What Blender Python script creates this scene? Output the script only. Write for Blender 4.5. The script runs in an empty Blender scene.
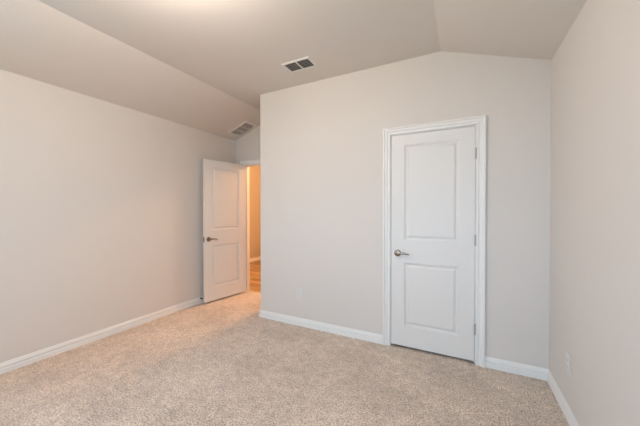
import bpy, bmesh, math
from mathutils import Matrix, Vector

# ------------------------------------------------------------ camera, light, exposure
C = bpy.context.scene.collection
scn = bpy.context.scene
YAW, PITCH, ROLL = math.radians(27.114), math.radians(-0.618), math.radians(-0.034)
F = Vector((-math.sin(YAW)*math.cos(PITCH), math.cos(YAW)*math.cos(PITCH), math.sin(PITCH)))
R = Vector((math.cos(YAW), math.sin(YAW), 0)); U = R.cross(F)
R2 = R*math.cos(ROLL) + U*math.sin(ROLL); U2 = -R*math.sin(ROLL) + U*math.cos(ROLL)
cd = bpy.data.cameras.new('camera'); cam = bpy.data.objects.new('camera', cd); C.objects.link(cam)
cd.sensor_width = 36; cd.lens = 276.99/640*36; cd.clip_start = .02
m = Matrix((R2, U2, -F)).transposed().to_4x4(); m.translation = (0, 0, 1.32)
cam.matrix_world = m; scn.camera = cam

world = bpy.data.worlds.new('sky'); scn.world = world; world.use_nodes = True
bg = world.node_tree.nodes['Background']
bg.inputs[0].default_value = (.43, .70, 1.0, 1); bg.inputs[1].default_value = 9.6
LAMP_POWER = 47; LAMP_COLOR = (1.0, .86, .74)
HALL_POWER = 195; HALL_COLOR = (1.0, .56, .28)
scn.view_settings.view_transform = 'Standard'; scn.view_settings.look = 'None'
scn.view_settings.exposure = 0.08; scn.view_settings.gamma = 1.0; scn.view_settings.use_curve_mapping = False

# ------------------------------------------------------------ dimensions (metres)
XL, XR, XA = -3.303, .604, -2.209      # left wall, right wall, outside corner of the alcove
YF, YB, YR = 2.70, 3.421, -1.80        # closet wall, alcove back wall, window wall behind the camera
ZF, ZL, ZR = 2.733, 2.453, 2.465
XCL, XCR = -2.55, -.176                # creases of the ceiling
T = .115
HX = -4.78                             # far wall of the hall

# ------------------------------------------------------------ materials
def mat(name, col, rough=.6, metal=0, bump=None, spec=.3):
    M = bpy.data.materials.new(name); M.use_nodes = True
    nt = M.node_tree; b = nt.nodes['Principled BSDF']
    b.inputs['Base Color'].default_value = (*col, 1); b.inputs['Roughness'].default_value = rough
    b.inputs['Metallic'].default_value = metal; b.inputs['Specular IOR Level'].default_value = spec
    if bump:
        tc = nt.nodes.new('ShaderNodeTexCoord'); n = nt.nodes.new('ShaderNodeTexNoise'); bp = nt.nodes.new('ShaderNodeBump')
        n.inputs['Scale'].default_value = bump[0]; n.inputs['Detail'].default_value = 3
        bp.inputs['Strength'].default_value = bump[1]; bp.inputs['Distance'].default_value = bump[2]
        nt.links.new(tc.outputs['Object'], n.inputs['Vector']); nt.links.new(n.outputs['Fac'], bp.inputs['Height'])
        nt.links.new(bp.outputs['Normal'], b.inputs['Normal'])
    return M
WALL = mat('greige_wall_paint', (.74, .69, .638), .75, bump=(140, .12, .002), spec=.15)
CEIL = mat('greige_ceiling_paint', (.74, .685, .625), .85, bump=(110, .2, .002), spec=.1)
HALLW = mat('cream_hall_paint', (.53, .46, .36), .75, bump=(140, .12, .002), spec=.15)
TRIM = mat('white_trim_paint', (.88, .86, .825), .45, bump=(900, .02, .0002), spec=.3)
DOOR = mat('white_door_paint', (.81, .785, .75), .42, bump=(90, .03, .001), spec=.35)
NICKEL = mat('satin_nickel', (.34, .29, .23), .2, 1, bump=(300, .02, .0005))
HINGE = mat('pale_hinge_metal', (.50, .48, .45), .4, .6, bump=(300, .02, .0005))
PLASTIC = mat('white_plastic', (.755, .725, .695), .35, bump=(200, .02, .0005))
DARK = mat('painted_hollow_dark', (.14, .13, .125), .8, bump=(40, .1, .001))  # shade of hollows put into the colour: flat vent backing, outlet slots
DUCT = mat('taupe_filter', (.56, .49, .45), .9, bump=(300, .3, .001))
VENTM = mat('white_enamel', (.80, .77, .73), .4, bump=(120, .02, .0005))
RUBBER = mat('dark_rubber', (.06, .05, .05), .7, bump=(200, .05, .0005))
EXT = mat('exterior_ground', (.35, .34, .28), .9, bump=(8, .4, .02))

def carpet_mat():
    M = bpy.data.materials.new('beige_carpet'); M.use_nodes = True; nt = M.node_tree; L = nt.links
    b = nt.nodes['Principled BSDF']; b.inputs['Roughness'].default_value = .95; b.inputs['Specular IOR Level'].default_value = .05
    b.inputs['Sheen Weight'].default_value = .15
    tc = nt.nodes.new('ShaderNodeTexCoord')
    def noise(s, d, r=.6):
        n = nt.nodes.new('ShaderNodeTexNoise'); n.inputs['Scale'].default_value = s; n.inputs['Detail'].default_value = d
        n.inputs['Roughness'].default_value = r; L.new(tc.outputs['Object'], n.inputs['Vector']); return n
    def ramp(src, stops):
        r = nt.nodes.new('ShaderNodeValToRGB'); e = r.color_ramp.elements
        while len(e) < len(stops): e.new(.5)
        for k, (p, c) in enumerate(stops): e[k].position = p; e[k].color = (*c, 1)
        L.new(src, r.inputs[0]); return r
    tuft = noise(95, 4, .8)
    r1 = ramp(tuft.outputs['Fac'], [(.35, (.24, .16, .11)), (.43, (.56, .43, .34)), (.52, (.88, .745, .63)), (.62, (.98, .88, .77))])
    patch = noise(2.3, 3, .6)
    r2 = ramp(patch.outputs['Fac'], [(.36, (.87, .86, .855)), (.62, (1.06, 1.06, 1.05))])
    mid = noise(17, 4, .7)
    r3 = ramp(mid.outputs['Fac'], [(.34, (.84, .82, .80)), (.66, (1.1, 1.1, 1.1))])
    x1 = nt.nodes.new('ShaderNodeMixRGB'); x1.blend_type = 'MULTIPLY'; x1.inputs[0].default_value = 1
    x2 = nt.nodes.new('ShaderNodeMixRGB'); x2.blend_type = 'MULTIPLY'; x2.inputs[0].default_value = 1
    L.new(r1.outputs[0], x1.inputs[1]); L.new(r2.outputs[0], x1.inputs[2])
    L.new(x1.outputs[0], x2.inputs[1]); L.new(r3.outputs[0], x2.inputs[2]); L.new(x2.outputs[0], b.inputs['Base Color'])
    bp = nt.nodes.new('ShaderNodeBump'); bp.inputs['Strength'].default_value = .8; bp.inputs['Distance'].default_value = .012
    L.new(tuft.outputs['Fac'], bp.inputs['Height'])
    bp2 = nt.nodes.new('ShaderNodeBump'); bp2.inputs['Strength'].default_value = .5; bp2.inputs['Distance'].default_value = .03
    L.new(mid.outputs['Fac'], bp2.inputs['Height']); L.new(bp.outputs[0], bp2.inputs['Normal']); L.new(bp2.outputs[0], b.inputs['Normal'])
    return M
CARPET = carpet_mat()

def wood_mat():
    M = bpy.data.materials.new('oak_plank_floor'); M.use_nodes = True; nt = M.node_tree; L = nt.links
    b = nt.nodes['Principled BSDF']; b.inputs['Roughness'].default_value = .4
    tc = nt.nodes.new('ShaderNodeTexCoord'); br = nt.nodes.new('ShaderNodeTexBrick')
    br.inputs['Scale'].default_value = 1; br.inputs['Brick Width'].default_value = 1.2; br.inputs['Row Height'].default_value = .15
    br.inputs['Mortar Size'].default_value = .004; br.inputs['Bias'].default_value = 0
    br.inputs['Color1'].default_value = (.62, .42, .23, 1); br.inputs['Color2'].default_value = (.30, .18, .09, 1)
    br.inputs['Mortar'].default_value = (.12, .07, .04, 1)
    L.new(tc.outputs['Object'], br.inputs['Vector'])
    mp = nt.nodes.new('ShaderNodeMapping'); mp.inputs['Scale'].default_value = (3, 40, 3); L.new(tc.outputs['Object'], mp.inputs[0])
    n = nt.nodes.new('ShaderNodeTexNoise'); n.inputs['Scale'].default_value = 1.5; n.inputs['Detail'].default_value = 5; L.new(mp.outputs[0], n.inputs['Vector'])
    mx = nt.nodes.new('ShaderNodeMixRGB'); mx.blend_type = 'OVERLAY'; mx.inputs[0].default_value = .5
    L.new(br.outputs[0], mx.inputs[1]); L.new(n.outputs['Fac'], mx.inputs[2]); L.new(mx.outputs[0], b.inputs['Base Color'])
    return M
WOOD = wood_mat()

def glass_mat():
    M = bpy.data.materials.new('window_glass'); M.use_nodes = True; nt = M.node_tree; nt.nodes.remove(nt.nodes['Principled BSDF'])
    t = nt.nodes.new('ShaderNodeBsdfTransparent'); g = nt.nodes.new('ShaderNodeBsdfGlossy'); g.inputs['Roughness'].default_value = 0
    mx = nt.nodes.new('ShaderNodeMixShader'); mx.inputs[0].default_value = .06
    nt.links.new(t.outputs[0], mx.inputs[1]); nt.links.new(g.outputs[0], mx.inputs[2])
    nt.links.new(mx.outputs[0], nt.nodes['Material Output'].inputs[0]); return M
GLASS = glass_mat()

def emit_mat(name, col, s):
    M = bpy.data.materials.new(name); M.use_nodes = True; b = M.node_tree.nodes['Principled BSDF']
    b.inputs['Base Color'].default_value = (.9, .88, .84, 1); b.inputs['Emission Color'].default_value = (*col, 1)
    b.inputs['Emission Strength'].default_value = s; return M

# ------------------------------------------------------------ mesh helpers
def obj(name, bm, material, parent=None, smooth=False):
    bmesh.ops.recalc_face_normals(bm, faces=bm.faces)
    me = bpy.data.meshes.new(name); bm.to_mesh(me); bm.free()
    me.materials.append(material)
    o = bpy.data.objects.new(name, me); C.objects.link(o)
    if parent: o.parent = parent
    if smooth:
        for p in me.polygons: p.use_smooth = True
        try: me.set_sharp_from_angle(angle=math.radians(40))
        except Exception: pass
    return o
def tag(o, label=None, cat=None, group=None, kind=None):
    for k, v in (('label', label), ('category', cat), ('group', group), ('kind', kind)):
        if v: o[k] = v
    return o
def thing(name, label, cat, loc=(0, 0, 0), rotz=0, group=None, kind=None):
    o = bpy.data.objects.new(name, None); C.objects.link(o); o.empty_display_size = .1
    o.location = loc; o.rotation_euler = (0, 0, rotz)
    return tag(o, label, cat, group, kind)
def box(bm, x0, x1, y0, y1, z0, z1, bev=0):
    r = bmesh.ops.create_cube(bm, size=1)
    for v in r['verts']:
        v.co = Vector((x0 + (v.co.x+.5)*(x1-x0), y0 + (v.co.y+.5)*(y1-y0), z0 + (v.co.z+.5)*(z1-z0)))
    if bev:
        es = list({e for v in r['verts'] for e in v.link_edges})
        bmesh.ops.bevel(bm, geom=es, offset=bev, segments=2, affect='EDGES', profile=.5)
def prism(bm, pts, a, b, f):
    """pts 2D outline; f(p, q, t) maps to 3D with t = a or b"""
    v0 = [bm.verts.new(f(p, q, a)) for p, q in pts]; v1 = [bm.verts.new(f(p, q, b)) for p, q in pts]
    bm.faces.new(v0); bm.faces.new(list(reversed(v1)))
    n = len(pts)
    for i in range(n): bm.faces.new((v0[i], v1[i], v1[(i+1) % n], v0[(i+1) % n]))
    return v0, v1
XZ = lambda p, q, t: (p, t, q)
def cyl(bm, p0, p1, r0, r1=None, n=20):
    r1 = r0 if r1 is None else r1
    tube(bm, [p0, p1], [(r0, r0), (r1, r1)], n)
def tube(bm, path, radii, n=16):
    path = [Vector(p) for p in path]; rings = []
    up0 = Vector((0, 0, 1))
    for i, p in enumerate(path):
        d = (path[min(i+1, len(path)-1)] - path[max(i-1, 0)]).normalized()
        up = up0 if abs(d.z) < .9 else Vector((0, 1, 0))
        a = d.cross(up).normalized(); c = a.cross(d).normalized()
        ra, rc = radii[i]
        rings.append([bm.verts.new(p + a*ra*math.cos(2*math.pi*k/n) + c*rc*math.sin(2*math.pi*k/n)) for k in range(n)])
    for A, B in zip(rings, rings[1:]):
        for k in range(n): bm.faces.new((A[k], A[(k+1) % n], B[(k+1) % n], B[k]))
    bm.faces.new(rings[0]); bm.faces.new(rings[-1])
def lathe(bm, prof, f, n=32):
    """prof list of (radius, along); f(a, b, t) maps to 3D"""
    rings = []
    for r, t in prof:
        rings.append([bm.verts.new(f(r*math.cos(2*math.pi*k/n), r*math.sin(2*math.pi*k/n), t)) for k in range(n)])
    for A, B in zip(rings, rings[1:]):
        for k in range(n): bm.faces.new((A[k], A[(k+1) % n], B[(k+1) % n], B[k]))
    bm.faces.new(rings[0]); bm.faces.new(rings[-1])
def sweep(bm, path, i, prof, f):
    """segment i of a mitred run; prof (offset to the left of travel, second axis); f(x, y, s)"""
    P = [Vector(p) for p in path]
    def nrm(k):
        d = (P[k+1]-P[k]).normalized(); return Vector((-d.y, d.x))
    def off(k):
        if k == 0: return nrm(0)
        if k == len(P)-1: return nrm(k-1)
        a, b = nrm(k-1), nrm(k); return (a+b)/(1+a.dot(b))
    rings = []
    for k in (i, i+1):
        o = off(k); rings.append([bm.verts.new(f(P[k].x+o.x*u, P[k].y+o.y*u, s)) for u, s in prof])
    n = len(prof)
    for k in range(n): bm.faces.new((rings[0][k], rings[0][(k+1) % n], rings[1][(k+1) % n], rings[1][k]))
    bm.faces.new(rings[0]); bm.faces.new(list(reversed(rings[1])))

# ------------------------------------------------------------ room shell
def top(x):
    if x < XCL: return ZL + (ZF-ZL)*(x-XL)/(XCL-XL)
    if x > XCR: return ZF + (ZR-ZF)*(x-XCR)/(XR-XCR)
    return ZF
def struct(name, bm, material, label=None, cat=None, parent=None):
    o = obj(name, bm, material, parent)
    return tag(o, label, cat, kind='structure') if not parent else o

# carpet
bm = bmesh.new()
prism(bm, [(XL, YR), (XR, YR), (XR, YB+.075), (XL, YB+.075)], -.06, 0, lambda p, q, t: (p, q, t))
struct('floor', bm, CARPET, 'beige speckled cut pile carpet covering the bedroom floor', 'carpet')
bm = bmesh.new(); prism(bm, [(HX, YB+.10), (XR, YB+.10), (XR, 8.6), (HX, 8.6)], -.06, -.004, lambda p, q, t: (p, q, t))
struct('floor_hall', bm, WOOD, 'oak plank floor of the hallway seen through the open door', 'wood floor')

# ceiling
cp = [(XL-T, top(XL)-(ZF-ZL)/(XCL-XL)*T), (XCL, ZF), (XCR, ZF), (XR+T, ZR-(ZF-ZR)/(XR-XCR)*T)]
bm = bmesh.new()
VX, VY = .132, .082     # flat vent's duct opening, not cut; a dark sheet paints its shade
prism(bm, cp + [(XR+T, 2.95), (XL-T, 2.95)], YR-T, YB+T, XZ)
struct('ceiling', bm, CEIL, 'greige vaulted ceiling, flat in the middle and sloping to both sides', 'ceiling')
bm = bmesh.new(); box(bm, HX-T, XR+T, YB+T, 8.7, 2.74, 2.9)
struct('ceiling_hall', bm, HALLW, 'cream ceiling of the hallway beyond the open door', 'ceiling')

# side walls
WZ0, WZ1 = .75, 2.15
WIN = {'rear': (-1.5, .35), 'left': (-.75, .15)}       # daylight: rear window, and an unseen left one added to light the right wall
WY0, WY1 = WIN['left']
bm = bmesh.new(); box(bm, XL-T, XL, YR-T, WY0, -.06, ZL); box(bm, XL-T, XL, WY1, YB+T, -.06, ZL)
box(bm, XL-T, XL, WY0, WY1, -.06, WZ0); box(bm, XL-T, XL, WY0, WY1, WZ1, ZL)
struct('wall_left', bm, WALL, 'long plain greige wall on the left side', 'wall')
bm = bmesh.new(); box(bm, XR, XR+T, YR-T, YB+T, -.06, ZR)
struct('wall_right', bm, WALL, 'plain greige wall along the right edge', 'wall')

# closet wall with the notch of its door
DL, DR, DT = -.608, .101, 2.032
bm = bmesh.new()
pts = [(XA, 0), (DL-.021, 0), (DL-.021, DT+.021), (DR+.021, DT+.021), (DR+.021, 0), (XR, 0), (XR, ZR), (XCR, ZF), (XA, ZF)]
prism(bm, pts, YF, YF+T, XZ)
e = [e for e in bm.edges if all(abs(v.co.x-XA) < 1e-5 and abs(v.co.y-YF) < 1e-5 for v in e.verts)]
bmesh.ops.bevel(bm, geom=e, offset=.008, segments=4, affect='EDGES', profile=.5)
struct('wall_closet', bm, WALL, 'greige wall that holds the closed closet door and one outlet', 'wall')
bm = bmesh.new(); box(bm, XA, XA+T, YF+T, YB, 0, ZF)
struct('wall_alcove', bm, WALL, 'short return wall running from the outside corner to the entry', 'wall')

# back wall with the entry opening
PX, PY = -3.118, 3.436           # hinge pin of the entry door
EL, ER = PX, PX+.717             # clear opening between jambs
bm = bmesh.new()
pts = [(XL, 0), (EL-.018, 0), (EL-.018, DT+.021), (ER+.018, DT+.021), (ER+.018, 0), (XR, 0), (XR, ZR), (XCR, ZF), (XCL, ZF), (XL, ZL)]
prism(bm, pts, YB, YB+T, XZ)
struct('wall_back', bm, WALL, 'alcove end wall around the open entry door', 'wall')

# wall behind the viewer
bm = bmesh.new()
W0, W1 = WIN['rear']
prism(bm, [(XL, 0), (XR, 0), (XR, WZ0), (XL, WZ0)], YR-T, YR, XZ)
prism(bm, [(XL, WZ0), (W0, WZ0), (W0, WZ1), (XL, WZ1)], YR-T, YR, XZ)
prism(bm, [(W1, WZ0), (XR, WZ0), (XR, WZ1), (W1, WZ1)], YR-T, YR, XZ)
prism(bm, [(XL, WZ1), (XR, WZ1), (XR, ZR), (XCR, ZF), (XCL, ZF), (XL, ZL)], YR-T, YR, XZ)
struct('wall_rear', bm, WALL, 'plain greige wall opposite the closet door', 'wall')
def window(name, label, w, loc, rz):
    win = thing(name, label, 'window', loc, rz, kind='structure')
    hw = w/2; wh = WZ1-WZ0
    bm = bmesh.new()
    for a, b in ((-hw, -hw+.05), (hw-.05, hw), (-.03, .03)): box(bm, a, b, -.03, .03, 0, wh)
    for a, b in ((0, .05), (wh-.05, wh), (wh/2-.02, wh/2+.02)): box(bm, -hw, hw, -.028, .028, a, b)
    obj('window_frame', bm, TRIM, win)
    bm = bmesh.new(); box(bm, -hw+.04, hw-.04, -.003, .003, .04, wh-.04); obj('pane', bm, GLASS, win)
    bm = bmesh.new(); box(bm, -hw-.04, hw+.04, .045, .085, -.025, 0, .004); obj('window_sill', bm, TRIM, win)
    # portal that guides the sky light in through this opening
    pd = bpy.data.lights.new('sky_portal', 'AREA'); pd.shape = 'RECTANGLE'; pd.size = w; pd.size_y = wh; pd.cycles.is_portal = True
    po = bpy.data.objects.new('sky_portal', pd); C.objects.link(po); po.parent = win
    po.location = (0, -.07, wh/2); po.rotation_euler = (math.radians(90), 0, 0)
window('added_window', 'unseen narrow white window added in the left wall to brighten the right wall', WY1-WY0, (XL-.06, (WY0+WY1)/2, WZ0), math.radians(-90))  # unseen window, added for daylight low on the right wall
window('window_1', 'white twin window in the rear wall', W1-W0, ((W0+W1)/2, YR-.06, WZ0), 0)
bm = bmesh.new(); box(bm, -12, 12, -26, YR-T-.3, -.5, -.3)  # unseen ground, added to bounce daylight up onto the ceiling
struct('bounce_ground', bm, EXT, 'unseen ground added outside the rear window to bounce light up', 'ground')

# hallway
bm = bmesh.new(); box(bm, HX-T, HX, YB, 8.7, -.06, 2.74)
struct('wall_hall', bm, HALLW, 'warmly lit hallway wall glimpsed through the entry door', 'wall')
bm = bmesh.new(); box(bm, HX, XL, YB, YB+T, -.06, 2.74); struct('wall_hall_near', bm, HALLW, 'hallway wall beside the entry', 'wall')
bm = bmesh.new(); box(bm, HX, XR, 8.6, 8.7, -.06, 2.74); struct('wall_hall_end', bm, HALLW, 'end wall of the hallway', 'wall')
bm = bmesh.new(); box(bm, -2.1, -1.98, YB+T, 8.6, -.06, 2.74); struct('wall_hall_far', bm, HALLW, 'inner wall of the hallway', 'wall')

# ------------------------------------------------------------ baseboards
BB = [(0, 0), (.0125, 0), (.0125, .034), (.0115, .037), (.0035, .040), (.0035, .048), (.0105, .052), (.0105, .061), (.0095, .066), (.0065, .071), (.0055, .078), (.0040, .084), (0, .088)]
f_xy = lambda x, y, s: (x, y, s)
CW = .067                                           # width of the door casings
CO = .006
e_l, e_r = EL-CO-CW, ER+CO+CW; c_l, c_r = DL-.003-CO-CW, DR+.003+CO+CW
run1 = [(e_l, YB), (XL, YB), (XL, YR), (XR, YR), (XR, YF), (c_r, YF)]
run2 = [(c_l, YF), (XA, YF), (XA, YB), (e_r, YB)]
names1 = ['back', 'left', 'rear', 'right', 'closet']
labs1 = ['tiny white baseboard behind the open entry door', 'long white baseboard under the left wall', 'white baseboard under the rear wall',
         'white baseboard under the right wall', 'white baseboard between closet door and right corner']
for i in range(5):
    bm = bmesh.new(); sweep(bm, run1, i, BB, f_xy)
    struct('baseboard_'+names1[i], bm, TRIM, labs1[i], 'baseboard')
names2 = ['corner', 'alcove', 'entry']
labs2 = ['white baseboard from the outside corner to the closet door, below the outlet', 'white baseboard on the short alcove return wall', 'white baseboard right of the entry door']
for i in range(3):
    bm = bmesh.new(); sweep(bm, run2, i, BB, f_xy)
    struct('baseboard_'+names2[i], bm, TRIM, labs2[i], 'baseboard')
bm = bmesh.new(); sweep(bm, [(HX, 8.6), (HX, YB+T)], 0, BB, f_xy)
struct('baseboard_hall', bm, TRIM, 'white baseboard along the hallway wall over the oak floor', 'baseboard')

# ------------------------------------------------------------ door casings with jambs
CAS = [(0, 0), (0, .010), (.003, .014), (.014, .014), (.017, .007), (.024, .007), (.030, .015), (.044, .016), (.050, .018), (.053, .026), (.063, .026), (CW, .023), (CW, 0)]
def casing(name, x0, x1, zt, y_room, side, label):
    """x0, x1, zt: clear opening between jambs; side -1: casing on the room face"""
    t = thing(name, label, 'door frame', ((x0+x1)/2, y_room, 0), kind='structure')
    cx = (x0+x1)/2
    bm = bmesh.new()
    a, b, z = x0-cx-CO, x1-cx+CO, zt+CO
    path = [(a, 0), (a, z), (b, z), (b, 0)]
    for i in range(3): sweep(bm, path, i, CAS, lambda x, y, s: (x, -s, y))
    obj('casing', bm, TRIM, t)
    bm = bmesh.new()
    for i in range(3): sweep(bm, path, i, CAS, lambda x, y, s: (x, T+s, y))
    obj('casing', bm, TRIM, t)
    bm = bmesh.new()
    J = .018; a, b = x0-cx, x1-cx
    box(bm, a-J, a, 0, T, 0, zt+J); box(bm, b, b+J, 0, T, 0, zt+J); box(bm, a, b, 0, T, zt, zt+J)
    # stop strips
    s0 = .042
    box(bm, a, a+.011, s0, s0+.032, 0, zt); box(bm, b-.011, b, s0, s0+.032, 0, zt); box(bm, a+.011, b-.011, s0, s0+.032, zt-.011, zt)
    obj('jamb', bm, TRIM, t)
    return t
casing('trim_1', DL-.003, DR+.003, DT+.003, YF, -1, 'white moulded frame around the closed closet door')
casing('trim_2', EL, ER, DT+.003, YB, -1, 'white frame of the open entry doorway, lit orange from the hall')
bm = bmesh.new(); prism(bm, [(YB+.068, -.01), (YB+.068, .002), (YB+.078, .006), (YB+.098, .006), (YB+.108, .001), (YB+.108, -.01)], EL+.002, ER-.002, lambda p, q, t: (t, p, q))
struct('trim_3', bm, mat('brass_strip', (.75, .55, .30), .4, .6, bump=(80, .02, .001)), 'thin metal strip where carpet meets the oak floor', 'threshold')

# ------------------------------------------------------------ door leaves
LT = .035
def leaf_bm(w, h, panels, z0):
    """leaf from x 0..w, y 0 (front) .. LT (back), panels (x0, x1, zlo, zhi) on both faces"""
    bm = bmesh.new()
    xs = [0, panels[0][0], panels[0][1], w]
    zs = [z0]
    for p in panels: zs += [p[2], p[3]]
    zs.append(h)
    for y, s in ((0, 1), (LT, -1)):
        for i in range(3):
            for j in range(len(zs)-1):
                if i == 1 and j % 2 == 1: continue
                bm.faces.new([bm.verts.new(q) for q in ((xs[i], y, zs[j]), (xs[i+1], y, zs[j]), (xs[i+1], y, zs[j+1]), (xs[i], y, zs[j+1]))])
        for x0, x1, a, b in panels:
            rings = []
            for ins, dep in ((0, 0), (.002, .007), (.010, .008), (.015, .014), (.024, .014), (.042, .004)):
                rings.append([bm.verts.new(q) for q in ((x0+ins, y+s*dep, a+ins), (x1-ins, y+s*dep, a+ins), (x1-ins, y+s*dep, b-ins), (x0+ins, y+s*dep, b-ins))])
            for A, B in zip(rings, rings[1:]):
                for k in range(4): bm.faces.new((A[k], A[(k+1) % 4], B[(k+1) % 4], B[k]))
            bm.faces.new(rings[-1])
    for pts in (((0, z0), (0, h)), ((w, z0), (w, h))):
        x = pts[0][0]
        for a, b in zip(zs, zs[1:]): bm.faces.new([bm.verts.new(q) for q in ((x, 0, a), (x, LT, a), (x, LT, b), (x, 0, b))])
    for z in (z0, h):
        for a, b in zip(xs, xs[1:]): bm.faces.new([bm.verts.new(q) for q in ((a, 0, z), (b, 0, z), (b, LT, z), (a, LT, z))])
    bmesh.ops.remove_doubles(bm, verts=bm.verts, dist=1e-5)
    return bm
def handle(parent, x, z, y, s, d, reach=.050):
    """lever handle; y face plane, s outward sign, d direction of the lever"""
    bm = bmesh.new()
    f = lambda a, b, t: (x+a, y+s*t, z+b)
    lathe(bm, [(.033, 0), (.033, .004), (.031, .008), (.024, .011), (.013, .013), (.0115, .020), (.0115, reach-.016)], f)
    h = obj('door_handle', bm, NICKEL, parent, smooth=True)
    bm = bmesh.new(); yy = y+s*(reach-.010)
    P = [(x-d*.013, yy, z), (x-d*.008, yy, z), (x+d*.006, yy, z), (x+d*.03, yy, z+.003), (x+d*.06, yy, z+.004), (x+d*.09, yy, z-.001), (x+d*.108, yy-s*.002, z-.005), (x+d*.114, yy-s*.003, z-.006)]
    tube(bm, P, [(.004, .006), (.008, .012), (.010, .0135), (.0075, .010), (.0062, .009), (.0058, .0085), (.005, .0075), (.002, .003)], 18)
    obj('lever', bm, NICKEL, h, smooth=True)
def hinge(parent, x, y, z, into, pl=None):
    bm = bmesh.new()
    cyl(bm, (x, y, z-.045), (x, y, z+.045), .0065, n=16)
    cyl(bm, (x, y, z+.045), (x, y, z+.050), .0045, .002, n=12); cyl(bm, (x, y, z-.050), (x, y, z-.045), .002, .0045, n=12)
    for q in (-.027, -.009, .009, .027): cyl(bm, (x, y, z+q-.0008), (x, y, z+q+.0008), .0072, n=16)
    # leaf of the hinge let into the door edge
    box(bm, x-.0012, x+.0012, y, y+into*.028, z-.044, z+.044)
    obj('hinge', bm, HINGE, parent, smooth=True)

# closet door, closed: origin at its left bottom edge
GAP = .024
w = DR-DL
d1 = thing('door_1', 'closed white two panel closet door with a lever handle', 'door', (DL, YF+.002, 0), kind='structure')
obj('door_leaf', leaf_bm(w, DT, [(.122, w-.122, .217, .820), (.122, w-.122, 1.035, 1.932)], GAP), DOOR, d1)
handle(d1, .061, .908, 0, -1, 1)
handle(d1, .061, .908, LT, 1, 1)
for z in (.30, 1.062, 1.80): hinge(d1, w+.002, -.008, z, 1)
bm = bmesh.new(); box(bm, -.0016, .0002, .005, .030, .868, .948, .0003); box(bm, -.008, -.001, .011, .024, .898, .918); obj('latch', bm, NICKEL, d1)

# entry door, open about 97 degrees; local frame of the closed leaf, origin at the hinge pin
d2 = thing('door_2', 'open white two panel entry door standing against the left wall', 'door', (PX+.0, PY-.026, 0), math.radians(-99), kind='structure')
LW = .711
bm = leaf_bm(LW, DT, [(.122, LW-.122, .217, .820), (.122, LW-.122, 1.035, 1.932)], GAP)
bmesh.ops.translate(bm, verts=bm.verts, vec=(.004, .010, 0)); obj('door_leaf', bm, DOOR, d2)
handle(d2, .715-.061, .908, .010+LT, 1, -1)
handle(d2, .715-.061, .908, .010, -1, -1, .040)
for z in (.30, 1.062, 1.80): hinge(d2, 0, 0, z, 1)
bm = bmesh.new(); box(bm, .7145, .7165, .016, .040, .868, .948, .0003); box(bm, .7155, .725, .021, .034, .898, .918); obj('latch', bm, NICKEL, d2)

# ------------------------------------------------------------ ceiling vents
def vent(name, label, L, W, nsec, slat_n, fr, bar, back, Mw, tilt, along):
    t = thing(name, label, 'air vent'); t.matrix_world = Mw
    # local: x length, y width, -z out of the ceiling
    bm = bmesh.new()
    o = [(-L/2, -W/2), (L/2, -W/2), (L/2, W/2), (-L/2, W/2)]
    rings = []
    for ins, z in ((0, 0), (.003, -.005), (fr-.006, -.008), (fr, -.006), (fr, -.0005)):
        rings.append([bm.verts.new((x-math.copysign(ins, x), y-math.copysign(ins, y), z)) for x, y in o])
    for A, B in zip(rings, rings[1:]):
        for k in range(4): bm.faces.new((A[k], A[(k+1) % 4], B[(k+1) % 4], B[k]))
    iw = (L-2*fr)
    for k in range(1, nsec):
        x = -L/2+fr+iw*k/nsec; box(bm, x-bar/2, x+bar/2, -W/2+fr, W/2-fr, -.007, -.001)
    for sx in (-1, 1): cyl(bm, (sx*(L/2-fr/2), 0, -.0105), (sx*(L/2-fr/2), 0, -.007), .003, n=10)
    obj('frame', bm, VENTM, t)
    bm = bmesh.new(); box(bm, -L/2+fr, L/2-fr, -W/2+fr, W/2-fr, -.0012, -.0002); obj('backing', bm, back, t)
    bm = bmesh.new()
    for k in range(slat_n):
        if along:
            y = -W/2+fr + (W-2*fr)*(k+.5)/slat_n
            v = [(y-.0045*math.cos(tilt), -.0035-.0022), (y+.0045*math.cos(tilt), -.0035+.0018), (y+.0045*math.cos(tilt), -.0035+.0010), (y-.0045*math.cos(tilt), -.0035-.0030)]
            prism(bm, v, -L/2+fr, L/2-fr, lambda p, q, s: (s, p, q))
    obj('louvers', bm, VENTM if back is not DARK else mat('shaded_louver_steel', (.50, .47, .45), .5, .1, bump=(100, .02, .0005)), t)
    return t
Mw = Matrix.Translation((-1.414, 2.324, ZF))
vent('ceiling_vent', 'small white ceiling vent with two dark openings on the flat ceiling', .305, .185, 2, 6, .022, .014, DARK, Mw, 0, True)
sl = math.atan2(ZF-ZL, XCL-XL)
cx, cy = -3.006, 3.262
Mw = Matrix.Translation((cx, cy, top(cx))) @ Matrix.Rotation(-sl, 4, 'Y')
vent('ceiling_vent', 'pale return air grille on the sloped ceiling above the open door', .375, .255, 3, 12, .030, .012, DUCT, Mw, 0, True)

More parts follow.
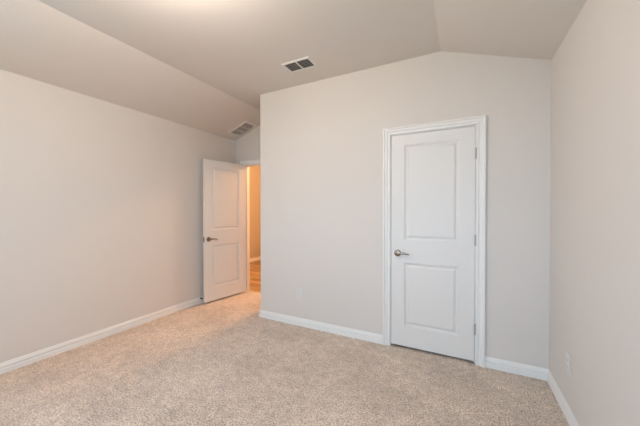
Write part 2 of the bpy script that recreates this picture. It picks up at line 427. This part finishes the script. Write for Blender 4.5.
# ------------------------------------------------------------ outlets
def outlet(label, loc, rz):
    t = thing('wall_outlet', label, 'outlet', loc, rz, None)
    bm = bmesh.new(); box(bm, -.039, .039, -.006, 0, -.0625, .0625, .0022); obj('cover_plate', bm, PLASTIC, t)
    for s in (-1, 1):
        bm = bmesh.new()
        pts = []
        for k in range(24):
            a = 2*math.pi*k/24; pts.append((max(-.0135, min(.0135, .0172*math.cos(a))), s*.0205+max(-.0145, min(.0145, .0172*math.sin(a)))))
        prism(bm, pts, -.0078, -.0055, XZ); so = obj('socket', bm, PLASTIC, t)
        bm = bmesh.new()
        for x, h in ((-.0063, .0045), (.0063, .0038)): box(bm, x-.001, x+.001, -.0081, -.0076, s*.0205+.003-h, s*.0205+.003+h)
        cyl(bm, (0, -.0081, s*.0205-.0085), (0, -.0076, s*.0205-.0085), .0024, n=12)
        obj('slot', bm, DARK, so)
    bm = bmesh.new(); cyl(bm, (0, -.0068, 0), (0, -.0055, 0), .0032, n=14); obj('screw', bm, PLASTIC, t)
outlet('white double outlet on the wall left of the closet door', (-1.645, YF, .362), 0)
outlet('pale outlet low on the right wall near the corner', (XR, 2.255, .352), math.radians(-90))

# ------------------------------------------------------------ door stop on the left baseboard
t = thing('door_stop', 'small door stop on the left baseboard touching the open door', 'door stop', (XL+.011, 2.712, .070))
bm = bmesh.new(); lathe(bm, [(.010, 0), (.010, .002), (.007, .004)], lambda a, b, s: (s, a, b), 16); obj('mount', bm, NICKEL, t, True)
bm = bmesh.new()
pts = []; 
for k in range(61):
    a = k/60*2*math.pi*5; pts.append((.004+.020*k/60, .0045*math.cos(a), .0045*math.sin(a)))
tube(bm, pts, [(.0011, .0011)]*61, 8); obj('spring', bm, NICKEL, t, True)
bm = bmesh.new(); lathe(bm, [(.0075, .022), (.0105, .024), (.0105, .033), (.008, .036)], lambda a, b, s: (s, a, b), 16); obj('rubber_tip', bm, RUBBER, t, True)

# ------------------------------------------------------------ ceiling lamps
def lamp(label, x, y, z, power, col, e, soft=.08):
    t = thing('ceiling_light', label, 'light', (x, y, z))
    bm = bmesh.new(); lathe(bm, [(.150, 0), (.155, -.004), (.155, -.016), (.150, -.020)], lambda a, b, s: (a, b, s), 40); obj('base', bm, NICKEL, t, True)
    bm = bmesh.new(); lathe(bm, [(.148, -.020)] + [(.148*math.cos(k*math.pi/20), -.020-.055*math.sin(k*math.pi/20)) for k in range(1, 10)], lambda a, b, s: (a, b, s), 40)
    obj('diffuser', bm, emit_mat('lit_diffuser', col, e), t, True)
    ld = bpy.data.lights.new('bulb', 'POINT'); ld.energy = power; ld.color = col; ld.shadow_soft_size = soft
    lo = bpy.data.objects.new('bulb', ld); C.objects.link(lo); lo.parent = t; lo.location = (0, 0, -.16)
lamp('round flush ceiling light in the middle of the bedroom', -1.34, .79, ZF, LAMP_POWER, LAMP_COLOR, 7.5)
lamp('round flush ceiling light in the hallway', -2.50, 4.95, 2.74, HALL_POWER, HALL_COLOR, 8, .16)
